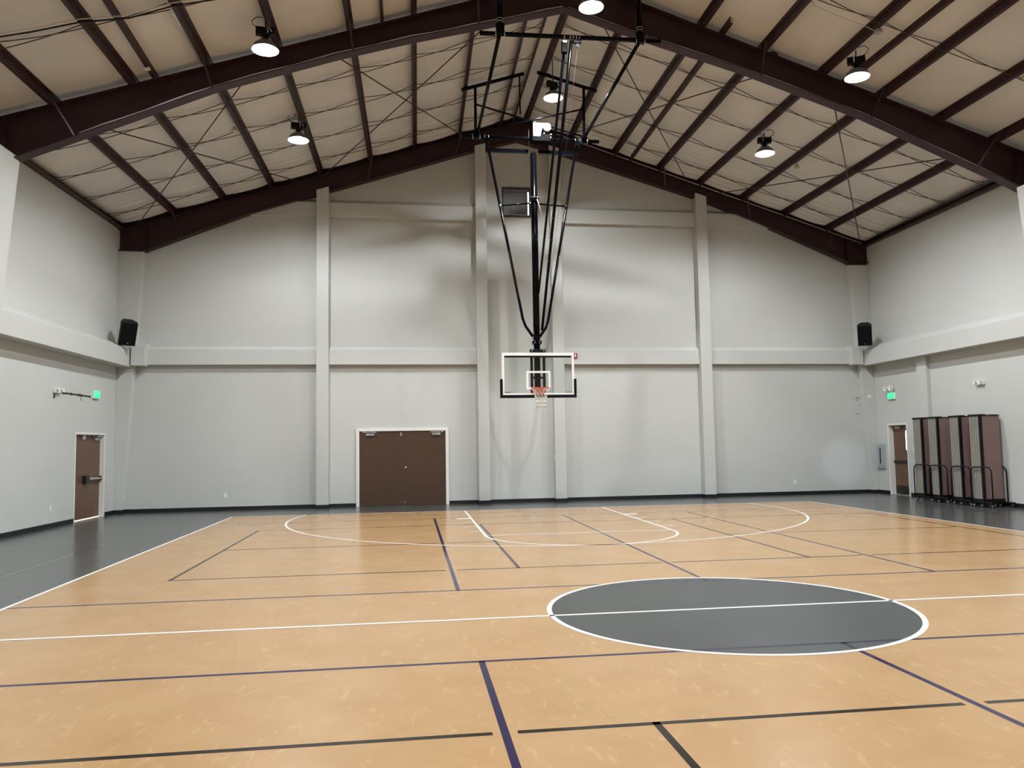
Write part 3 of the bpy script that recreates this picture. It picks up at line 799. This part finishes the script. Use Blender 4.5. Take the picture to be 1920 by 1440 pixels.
# grey cabinet
cb = thing('extinguisher_cabinet', B(XR, .5, .8), 'grey metal wall cabinet with a black slot window beside the right door', 'cabinet')
T = onright(.46, 1.16)
mb = MB(T); mb.box(-.2, 0, -.36, .2, .035, .36); mb.build('body', M['galv'], cb, bevel=.004)
mb = MB(T); mb.box(-.17, .035, -.32, .14, .055, .33); dr_ = mb.build('door', M['galv'], cb, bevel=.004)
mb = MB(T); mb.box(-.05, .0555, -.25, .01, .058, .24); mb.build('slot_window', M['black'], dr_)
mb = MB(T); mb.box(-.13, .055, .0, -.11, .075, .06); mb.build('handle', M['chrome'], dr_)
mb = MB(T); mb.box(-.2, .0, -.385, .2, .075, -.36); mb.build('bottom_lip', M['alu'], cb)

# loudspeakers on corner brackets
def speaker(loc, yaw, pitch, label, wallpt):
    r = thing('loudspeaker', loc, label, 'speaker', 'corner loudspeakers', local=True)
    Rm = Matrix.Rotation(yaw, 4, 'Z') @ Matrix.Rotation(pitch, 4, 'X')
    T = lambda x, y, z: Rm @ Vector((x, y, z))
    mb = MB(T)      # front faces -y; the cabinet narrows towards the back
    poly = [(-.2, -.17), (.2, -.17), (.2, -.02), (.11, .17), (-.11, .17), (-.2, -.02)]
    mb.prism(poly, lambda x, y: (x, y, -.32), lambda x, y: (x, y, .32)); mb.build('cabinet', M['black'], r, bevel=.012)
    mb = MB(T); mb.box(-.18, -.185, -.30, .18, -.17, .30); g = mb.build('grille', M['pad'], r, bevel=.01)
    mb = MB(T); mb.box(-.012, -.19, -.255, .012, -.185, -.235); mb.build('badge', M['chrome'], g)
    mb = MB(); q = wallpt-loc
    p0 = T(0, .15, 0); mb.tube([tuple(p0), (p0.x*.5+q.x*.5, p0.y*.5+q.y*.5, q.z), tuple(q)], .022, 8)
    mb.build('bracket', M['black'], r)
    return r
speaker(B(-11.0, .80, 4.82), math.radians(34), math.radians(27), 'black loudspeaker tilted down in the far left corner', B(-11.1, .22, 4.8))
speaker(B(10.22, .82, 4.87), math.radians(-30), math.radians(27), 'black loudspeaker tilted down in the far right corner', B(10.45, .22, 4.85))

# ------------------------------------------------------------------ folded room dividers
def make_divider():
    t = thing('room_divider', (0, 0, 0), 'x', 'room divider', 'folded room dividers by the right wall', local=True)
    # local: x along the wall normal (room side at 0, wall at .75), y towards the viewer is +d
    T = lambda x, y, z: Vector((x, -y, z))
    for i in range(5):
        y0 = -.37+i*.0745
        mb = MB(T); mb.mi = 0; mb.box(.03, y0, .19, .55, y0+.066, 2.2)
        mb.bm.normal_update()
        for f in mb.bm.faces:
            if abs(f.normal.y) > .8: f.material_index = 1
        mb.build('panel', [M['greyfab'], M['mauve']], t, bevel=.004)
    mb = MB(T); mb.box(0.0, -.022, .10, .062, .016, 2.235); mb.box(.03, .007, 2.2, .55, .014, 2.215); mb.build('edge_frame', M['black'], t)
    mb = MB(T); mb.box(.01, -.375, 2.2, .17, .012, 2.235); mb.box(.32, -.375, 2.2, .50, .012, 2.225); mb.build('top_cap', M['black'], t)
    mb = MB(T); mb.box(.02, -.375, .075, .56, .03, .19); mb.build('base_rail', M['black'], t)
    for x in (0, .53):
        mb = MB(T); mb.tube([(x, -.36, .11), (x, .36, .11)], .022, 8); mb.build('foot_bar', M['black'], t)
    for x, hy, cy_ in ((-.03, .34, 0), (.56, .30, -.19)):
        mb = MB(T); pts = [(x, -.34, .1), (x, -.34, .82)]
        for k in range(1, 8):
            a = PI-k*PI/16; pts.append((x, -.20+.14*math.cos(a), .82+.14*math.sin(a)))
        pts += [(x, -.20, .96), (x, .20, .96)]
        for k in range(1, 8):
            a = PI/2-k*PI/16; pts.append((x, .20+.14*math.cos(a), .82+.14*math.sin(a)))
        pts += [(x, .34, .82), (x, .34, .1)]
        pts = [(a_, b_*hy/.34+cy_, c_) for a_, b_, c_ in pts]; mb.tube(pts, .016, 8); mb.build('hoop_leg', M['black'], t)
    for x, y in ((0, -.3), (0, -.05), (.0, .30), (.27, .05), (.53, .28), (.53, -.25), (.14, .06), (.41, .05)):
        mb = MB(T); mb.lathe((x-.015, y, .045), [(.045, 0), (.045, .03)], 16, 'x'); mb.mi = 1
        mb.lathe((x-.019, y, .045), [(.026, 0), (.026, .038)], 12, 'x'); mb.mi = 0; mb.box(x-.02, y-.012, .05, x+.02, y+.012, .1)
        mb.build('caster', [M['black'], M['chrome']], t)
    return t
DIV = [(3.26, 'folded mauve and grey room divider beside the light switch, farthest of the row'),
       (3.93, 'folded mauve and grey room divider, second from the light switch'),
       (4.82, 'folded mauve and grey room divider, third from the light switch'),
       (5.56, 'folded room divider at the near end of the row, its whole mauve face showing')]
div0 = make_divider(); rotd = AL
for i, (d, lab) in enumerate(DIV):
    k = [.60, .60, .60, .60][i]
    p_ = B(XR-.62, d+.13, 0)
    if i == 0: div0.location = p_; div0.rotation_euler = (0, 0, rotd); div0['label'] = lab
    else: dup(div0, p_, rotd, lab)

# ------------------------------------------------------------------ ceiling-hung basketball backstop
bb = thing('basketball_hoop', B(-.31, 3.5, 2.6), 'ceiling-hung basketball hoop with glass backboard and black pipe frame', 'basketball hoop')
S0, DB = -.31, 3.56        # centre line, front of the glass
DM = 3.34                  # mast
def P(name, mb, m, parent=bb, **k): return mb.build(name, m, parent, **k)
# backboard
Z0, Z1 = 2.90, 3.967; BW = .915
mb = MB(B); mb.box(S0-BW+.03, DB-.012, Z0+.03, S0+BW-.03, DB, Z1-.03); board = P('backboard_glass', mb, M['glass'])
mb = MB(B); fw = .055
for q in ((S0-BW, DB-.03, Z0, S0-BW+fw, DB+.012, Z1), (S0+BW-fw, DB-.03, Z0, S0+BW, DB+.012, Z1), (S0-BW+fw, DB-.03, Z1-fw-.02, S0+BW-fw, DB+.012, Z1), (S0-BW+fw, DB-.03, Z0, S0+BW-fw, DB+.012, Z0+fw)): mb.box(*q)
P('white_border', mb, M['white_line'], board)
mb = MB(B); tw, th_, tz = .305, .05, Z0+.15
for q in ((S0-tw, DB, tz, S0-tw+th_, DB+.003, tz+.457), (S0+tw-th_, DB, tz, S0+tw, DB+.003, tz+.457), (S0-tw+th_, DB, tz+.407, S0+tw-th_, DB+.003, tz+.457), (S0-tw+th_, DB, tz, S0+tw-th_, DB+.003, tz+.05)): mb.box(*q)
P('target_square', mb, M['white_line'], board)
mb = MB(B)
mb.box(S0-BW-.055, DB-.04, Z0-.065, S0+BW+.055, DB+.03, Z0+.012)
mb.box(S0-BW-.055, DB-.04, Z0+.012, S0-BW+.015, DB+.03, Z0+.41); mb.box(S0+BW-.015, DB-.04, Z0+.012, S0+BW+.055, DB+.03, Z0+.41)
P('edge_padding', mb, M['pad'], board, bevel=.018)
mb = MB(B); mb.box(S0-BW+.06, DB-.07, Z1-.115, S0+BW-.06, DB-.03, Z1-.075); P('rear_channel', mb, M['black'], board)
for sx in (-1, 1):
    mb = MB(B); mb.box(S0+sx*.8-.1, DB-.03, Z0+.065, S0+sx*.8+.1, DB-.013, Z0+.085); P('corner_bracket', mb, M['alu'], board)
mb = MB(B); mb.box(S0-.2, DB-.09, Z1-.02, S0+.2, DB-.02, Z1+.09); mp = P('mounting_plate', mb, M['black'], bevel=.006)
for sx in (-1, 1):
    mb = MB(B); mb.lathe((S0+sx*.15, DB-.02, Z1+.055), [(.018, 0), (.018, .015)], 10, 'y'); P('bolt', mb, M['chrome'], mp)
mb = MB(B); mb.box(S0-.19, DB-.10, Z0+.05, S0-.125, DB-.04, Z1-.08); mb.box(S0+.125, DB-.10, Z0+.05, S0+.19, DB-.04, Z1-.08)
mb.box(S0-.19, DB-.10, Z0+.16, S0+.19, DB-.05, Z0+.20); mb.box(S0-.12, DB-.10, Z0+.42, S0+.12, DB-.05, Z0+.47)
P('rear_support', mb, M['black'], bevel=.004)
# rim and net
RZ = 3.05; RC_ = DB+.15+.2286
rim = MB(B); n = 40
rim.tube([(S0+.2286*math.cos(2*PI*i/n), RC_+.2286*math.sin(2*PI*i/n), RZ) for i in range(n)], .010, 8, closed=True)
rimo = P('rim', rim, M['orange'])
mb = MB(B)
mb.box(S0-.14, DB+.004, RZ-.17, S0+.14, DB+.02, RZ+.03)
mb.hexa([(S0-.10, DB+.02, RZ-.15), (S0+.10, DB+.02, RZ-.15), (S0+.07, DB+.13, RZ-.04), (S0-.07, DB+.13, RZ-.04), (S0-.11, DB+.02, RZ+.012), (S0+.11, DB+.02, RZ+.012), (S0+.09, DB+.17, RZ+.008), (S0-.09, DB+.17, RZ+.008)])
for sx in (-1, 1):
    mb.tube([(S0+sx*.1, DB+.02, RZ-.14), (S0+sx*.16, DB+.19, RZ-.015)], .009, 6)
P('rim_bracket', mb, M['orange'], rimo)
net = MB(B); NN = 12; rows = [(.222, -.008), (.175, -.11), (.15, -.20), (.13, -.29), (.12, -.39), (.122, -.47)]
for j in range(len(rows)-1):
    (ra, za), (rb, zb_) = rows[j], rows[j+1]
    for i in range(NN):
        a = 2*PI*(i+.5*(j % 2))/NN
        for sg in (-.5, .5):
            b = 2*PI*(i+.5*(j % 2)+sg)/NN
            net.tube([(S0+ra*math.cos(a), RC_+ra*math.sin(a), RZ+za), (S0+rb*math.cos(b), RC_+rb*math.sin(b), RZ+zb_)], .0042, 4)
P('net', net, M['net'])
# mast
mb = MB(B); mb.tube([(S0+.005, DM, 9.16), (S0+.005, DM, 4.55)], .085, 20); P('mast', mb, M['black_pipe'])
mb = MB(B); mb.box(S0-.075, DM-.06, 2.95, S0+.075, DM+.09, 4.62); P('lower_mast', mb, M['black_pipe'], bevel=.01)
mb = MB(B); mb.box(S0-.115, DM-.09, 4.20, S0+.115, DM+.12, 4.29); mb.box(S0-.1, DM-.08, 4.34, S0+.1, DM+.11, 4.37); co = P('lower_collar', mb, M['black_pipe'], bevel=.006)
for sx in (-1, 1):
    for z in (4.225, 4.265):
        mb = MB(B); mb.lathe((S0+sx*.06, DM+.12, z), [(.014, 0), (.014, .015)], 10, 'y'); P('bolt', mb, M['chrome'], co)
# top beam
mb = MB(B); mb.tube([(-1.54, DM, 9.20), (.87, DM, 9.20)], .045, square=True); P('top_beam', mb, M['black_pipe'])
mb = MB(B); mb.box(S0-.13, DM-.06, 9.15, S0+.13, DM+.06, 9.255); P('mast_head', mb, M['alu'])
# sway braces
mb = MB(B); mb.tube([(-1.45, DM, 9.16), (-.69, DM, 5.05), (-.655, DM, 4.86), (-.58, DM, 4.66), (S0-.09, DM, 4.40)], .036, 10); P('sway_brace', mb, M['black_pipe'])
mb = MB(B); mb.tube([(.79, DM, 9.16), (.03, DM, 4.98), (-.005, DM, 4.80), (-.07, DM, 4.62), (S0+.09, DM, 4.40)], .036, 10); P('sway_brace', mb, M['black_pipe'])
mb = MB(B); mb.tube([(-1.19, DM, 7.76), (S0-.085, DM, 7.85)], .022, 8); P('cross_bar', mb, M['black_pipe'])
mb = MB(B); mb.tube([(S0+.085, DM, 7.84), (.53, DM, 7.79)], .022, 8); P('cross_bar', mb, M['black_pipe'])
for s, z in ((-1.18, 7.76), (.52, 7.79), (S0-.1, 7.85), (S0+.11, 7.85)):
    mb = MB(B); mb.lathe((s, DM+.02, z), [(.02, 0), (.02, .035)], 10, 'y'); P('bolt', mb, M['chrome'])
mb = MB(B); mb.box(S0-.105, DM-.1, 7.88, S0+.115, DM+.1, 7.97); col_ = P('collar', mb, M['black_pipe'], bevel=.006)
mb = MB(B); mb.box(S0-.115, DM+.08, 7.975, S0+.125, DM+.105, 7.995); P('collar_plate', mb, M['chrome'], col_)
mb = MB(B); mb.tube([(S0+.07, DM+.12, 7.93), (S0+.19, DM+.16, 7.43)], .012, 6); P('lever', mb, M['white'], col_)
# rear pipe and the hangers
RP = 3.45
mb = MB(B); mb.tube([(-2.15, RP, 9.50), (1.42, RP, 9.50)], .045, 12); P('rear_pipe', mb, M['black_pipe'])
for s in (-1.78, 1.02):
    mb = MB(B); mb.box(s-.09, RP-.06, 9.44, s+.09, RP+.06, 9.62); cl = P('pipe_clamp', mb, M['black_pipe'], bevel=.02)
    for q in (-.09, .09):
        mb = MB(B); mb.tube([(s+q, RP+.055*math.cos(t), 9.50+.055*math.sin(t)) for t in [i*PI/6 for i in range(12)]], .010, 6, closed=True); P('u_bolt', mb, M['chrome'], cl)
for s in (-1.52, .84):
    mb = MB(B); mb.tube([(s, RP, 9.47), (s, DM, 9.22)], .028, 8)
    mb.box(s-.07, RP-.06, 9.36, s+.07, RP+.06, 9.46); hg = P('beam_hanger', mb, M['black_pipe'])
    for q in (-.05, .05):
        mb = MB(B); mb.tube([(s+q, RP+.055*math.cos(t), 9.50+.055*math.sin(t)) for t in [i*PI/6 for i in range(12)]], .010, 6, closed=True); P('u_bolt', mb, M['chrome'], hg)
# drops from the roof to the rear pipe
mb = MB(B); mb.tube([(-2.15, 3.6, zpb(-2.15, 3.6)-.05), (-.55, 3.6, zpb(-.55, 3.6)-.05)], .045, 10); P('clamp_pipe', mb, M['black_pipe'])
mb = MB(B); mb.tube([(-.2, 3.6, zpb(-.2, 3.6)-.07), (1.36, 3.6, zpb(1.36, 3.6)-.05)], .045, 10); P('clamp_pipe', mb, M['black_pipe'])
for s in (-1.80, 1.02):
    mb = MB(B); mb.tube([(s, 3.6, zpb(s, 3.6)-.04), (s+.0, 3.47, 9.52)], .036, 10); P('drop_pipe', mb, M['black_pipe'])
mb = MB(B); mb.tube([(-1.78, 3.55, 10.30), (1.0, 3.45, 9.62)], .024, 8); P('diagonal_brace', mb, M['black_pipe'])
mb = MB(B); mb.tube([(1.0, 3.58, 10.30), (-1.75, 3.48, 9.62)], .024, 8); P('diagonal_brace', mb, M['black_pipe'])
mb = MB(B); mb.tube([(-.66, 3.6, zpb(-.66, 3.6)-.08), (-.42, 1.6, 10.95)], .022, 8); P('diagonal_brace', mb, M['black_pipe'])
# front pipe by the nearer rafter
FP, FZ = 7.9, 9.86
mb = MB(B); mb.tube([(-1.96, FP, FZ-.02), (1.77, FP, FZ+.04)], .045, 12); P('front_pipe', mb, M['black_pipe'])
for s in (-1.55, 1.34):
    mb = MB(B); mb.tube([(s, FP, FZ), (s, FP, zpb(s, FP)+.02)], .05, 12); P('drop_pipe', mb, M['black_pipe'])
    mb = MB(B); mb.box(s-.085, FP-.06, FZ-.03, s+.085, FP+.06, FZ+.20); cl = P('pipe_clamp', mb, M['black_pipe'], bevel=.02)
    for q in (-.09, .09):
        mb = MB(B); mb.tube([(s+q, FP+.055*math.cos(t), FZ+.055*math.sin(t)) for t in [i*PI/6 for i in range(12)]], .009, 6, closed=True); P('u_bolt', mb, M['chrome'], cl)
    for q in (.24, .30):
        mb = MB(B); mb.tube([(s+.055*math.cos(t), FP+.055*math.sin(t), FZ+q) for t in [i*PI/6 for i in range(12)]], .007, 6, closed=True); P('ring_clip', mb, M['chrome'], cl)
# long pipes from the front pipe back to the rear pipe
mb = MB(B); mb.tube([(-1.57, FP-.02, FZ-.05), (-1.76, RP+.05, 9.53)], .04, 10); P('stay_pipe', mb, M['black_pipe'])
mb = MB(B); mb.tube([(1.31, FP-.02, FZ-.02), (1.00, RP+.05, 9.53)], .04, 10); P('stay_pipe', mb, M['black_pipe'])
# fold brace: two legs from the front pipe down to the foot of the mast
mb = MB(B); mb.tube([(-.25, FP, FZ-.25), (S0+.06, DM+.13, 5.5)], .030, 10); P('fold_brace', mb, M['black_pipe'])
mb = MB(B); mb.box(-.31, FP-.05, FZ-.33, -.19, FP+.05, FZ-.10); P('brace_lock', mb, M['winch'], bevel=.01)
mb = MB(B); mb.box(-.29, FP+.05, FZ-.13, -.21, FP+.055, FZ-.095); P('lock_plate', mb, M['chrome'])
mb = MB(B); mb.tube([(-.25, FP+.055*math.cos(t), FZ+.055*math.sin(t)) for t in [i*PI/6 for i in range(12)]], .012, 6, closed=True); P('u_bolt', mb, M['chrome'])
mb = MB(B); mb.tube([(-.10, FP, FZ-.06), (S0+.13, DM+.14, 4.55)], .036, 10); fb = P('fold_brace', mb, M['black_pipe'])
for t in (.56, .64, .72):
    q = Vector((-.10, FP, FZ-.06)).lerp(Vector((S0+.13, DM+.14, 4.55)), t)
    mb = MB(B); mb.tube([(q.x-.05, q.y+.02, q.z), (q.x+.05, q.y+.02, q.z)], .014, 8); P('bolt', mb, M['chrome'], fb)
for s in (-.13, -.07, 0., .06):
    mb = MB(B); mb.tube([(s, FP+.055*math.cos(t), FZ+.01+.055*math.sin(t)) for t in [i*PI/6 for i in range(12)]], .008, 6, closed=True); P('u_bolt', mb, M['chrome'])
mb = MB(B); mb.box(-.06, FP-.04, FZ-.11, .10, FP+.04, FZ-.04); mb.lathe((.03, FP-.015, FZ-.16), [(.04, 0), (.03, .015), (.04, .03)], 16, 'y'); P('pulley', mb, M['black'])
mb = MB(B); mb.tube([(.03, FP, FZ-.18), (S0+.22, DM+.13, 4.7)], .003, 5); P('hoist_cable', mb, M['rod'])
mb = MB(B); mb.tube([(-.42, DM+.04, 9.25), (-.42, RP, 9.75)], .005, 5); P('hoist_cable', mb, M['alu'])
# winch
mb = MB(B); mb.box(-.36, RP-.10, 9.40, .13, RP+.14, 9.60); w_ = P('winch', mb, M['winch'], bevel=.015)
mb = MB(B); mb.prism([(-.33, 9.52), (-.15, 9.52), (-.08, 9.78), (.10, 9.80), (.10, 9.87), (-.33, 9.87)], lambda s, z: (s, RP+.14, z), lambda s, z: (s, RP+.155, z)); P('bracket_plate', mb, M['plate'], w_)
mb = MB(B); mb.lathe((.03, RP+.10, 9.75), [(.10, 0), (.10, .09), (.08, .10)], 24, 'y'); P('drum_cover', mb, M['white'], w_)
mb = MB(B); mb.box(-.3, RP+.155, 9.76, -.1, RP+.16, 9.81); P('name_plate', mb, M['black'], w_)
for s, z in ((-.05, 9.6), (.13, 9.58), (.12, 9.5)):
    mb = MB(B); mb.lathe((s, RP+.14, z), [(.02, 0), (.02, .02)], 10, 'y'); P('bolt', mb, M['chrome'], w_)

# ------------------------------------------------------------------ added spot, no modelled source, throws a bluish patch on the far wall
def aim(o, p, q):
    o.location = p; o.rotation_euler = (q-p).to_track_quat('-Z', 'Y').to_euler()
l = bpy.data.lights.new('wall_patch_spot', 'SPOT'); l.energy = 2400; l.color = (.72, .84, 1.0); l.spot_size = math.radians(5.2); l.spot_blend = .75; l.shadow_soft_size = .05
lo = bpy.data.objects.new('wall_patch_spot', l); C.objects.link(lo); aim(lo, B(8.6, 20.0, 1.6), B(9.8, 0, 1.0))

# ------------------------------------------------------------------ world, camera, view
w = bpy.data.worlds.new('world'); bpy.context.scene.world = w; w.use_nodes = True
w.node_tree.nodes['Background'].inputs[0].default_value = (.5, .55, .6, 1); w.node_tree.nodes['Background'].inputs[1].default_value = .05
yaw, pitch, roll, f = 0.10196848090051305, 0.07515961005220438, -0.016375557888918302, 1486.2223052279185
cy, sy = math.cos(yaw), math.sin(yaw)
fw_ = Vector((sy*math.cos(pitch), cy*math.cos(pitch), math.sin(pitch)))
r_ = Vector((cy, -sy, 0)); u_ = r_.cross(fw_)
r2_ = math.cos(roll)*r_+math.sin(roll)*u_; u2_ = -math.sin(roll)*r_+math.cos(roll)*u_
cam = bpy.data.cameras.new('camera'); co_ = bpy.data.objects.new('camera', cam); C.objects.link(co_)
Mx = Matrix((r2_, u2_, -fw_)).transposed().to_4x4(); Mx.translation = Vector((-2.975509524688963, -7.974224386038298, 1.7065975814243242))
co_.matrix_world = Mx
cam.sensor_width = 36; cam.sensor_fit = 'HORIZONTAL'; cam.lens = f*36/1920; cam.clip_end = 200
sc = bpy.context.scene; sc.camera = co_
sc.view_settings.view_transform = 'Standard'; sc.view_settings.look = 'None'; sc.view_settings.gamma = 1; sc.view_settings.exposure = 0
sc.view_settings.use_curve_mapping = False
sc.cycles.use_denoising = True
sc.cycles.max_bounces = 10; sc.cycles.diffuse_bounces = 6
sc.cycles.sample_clamp_indirect = 8
for o in sc.objects:
    if '_local' in o: del o['_local']
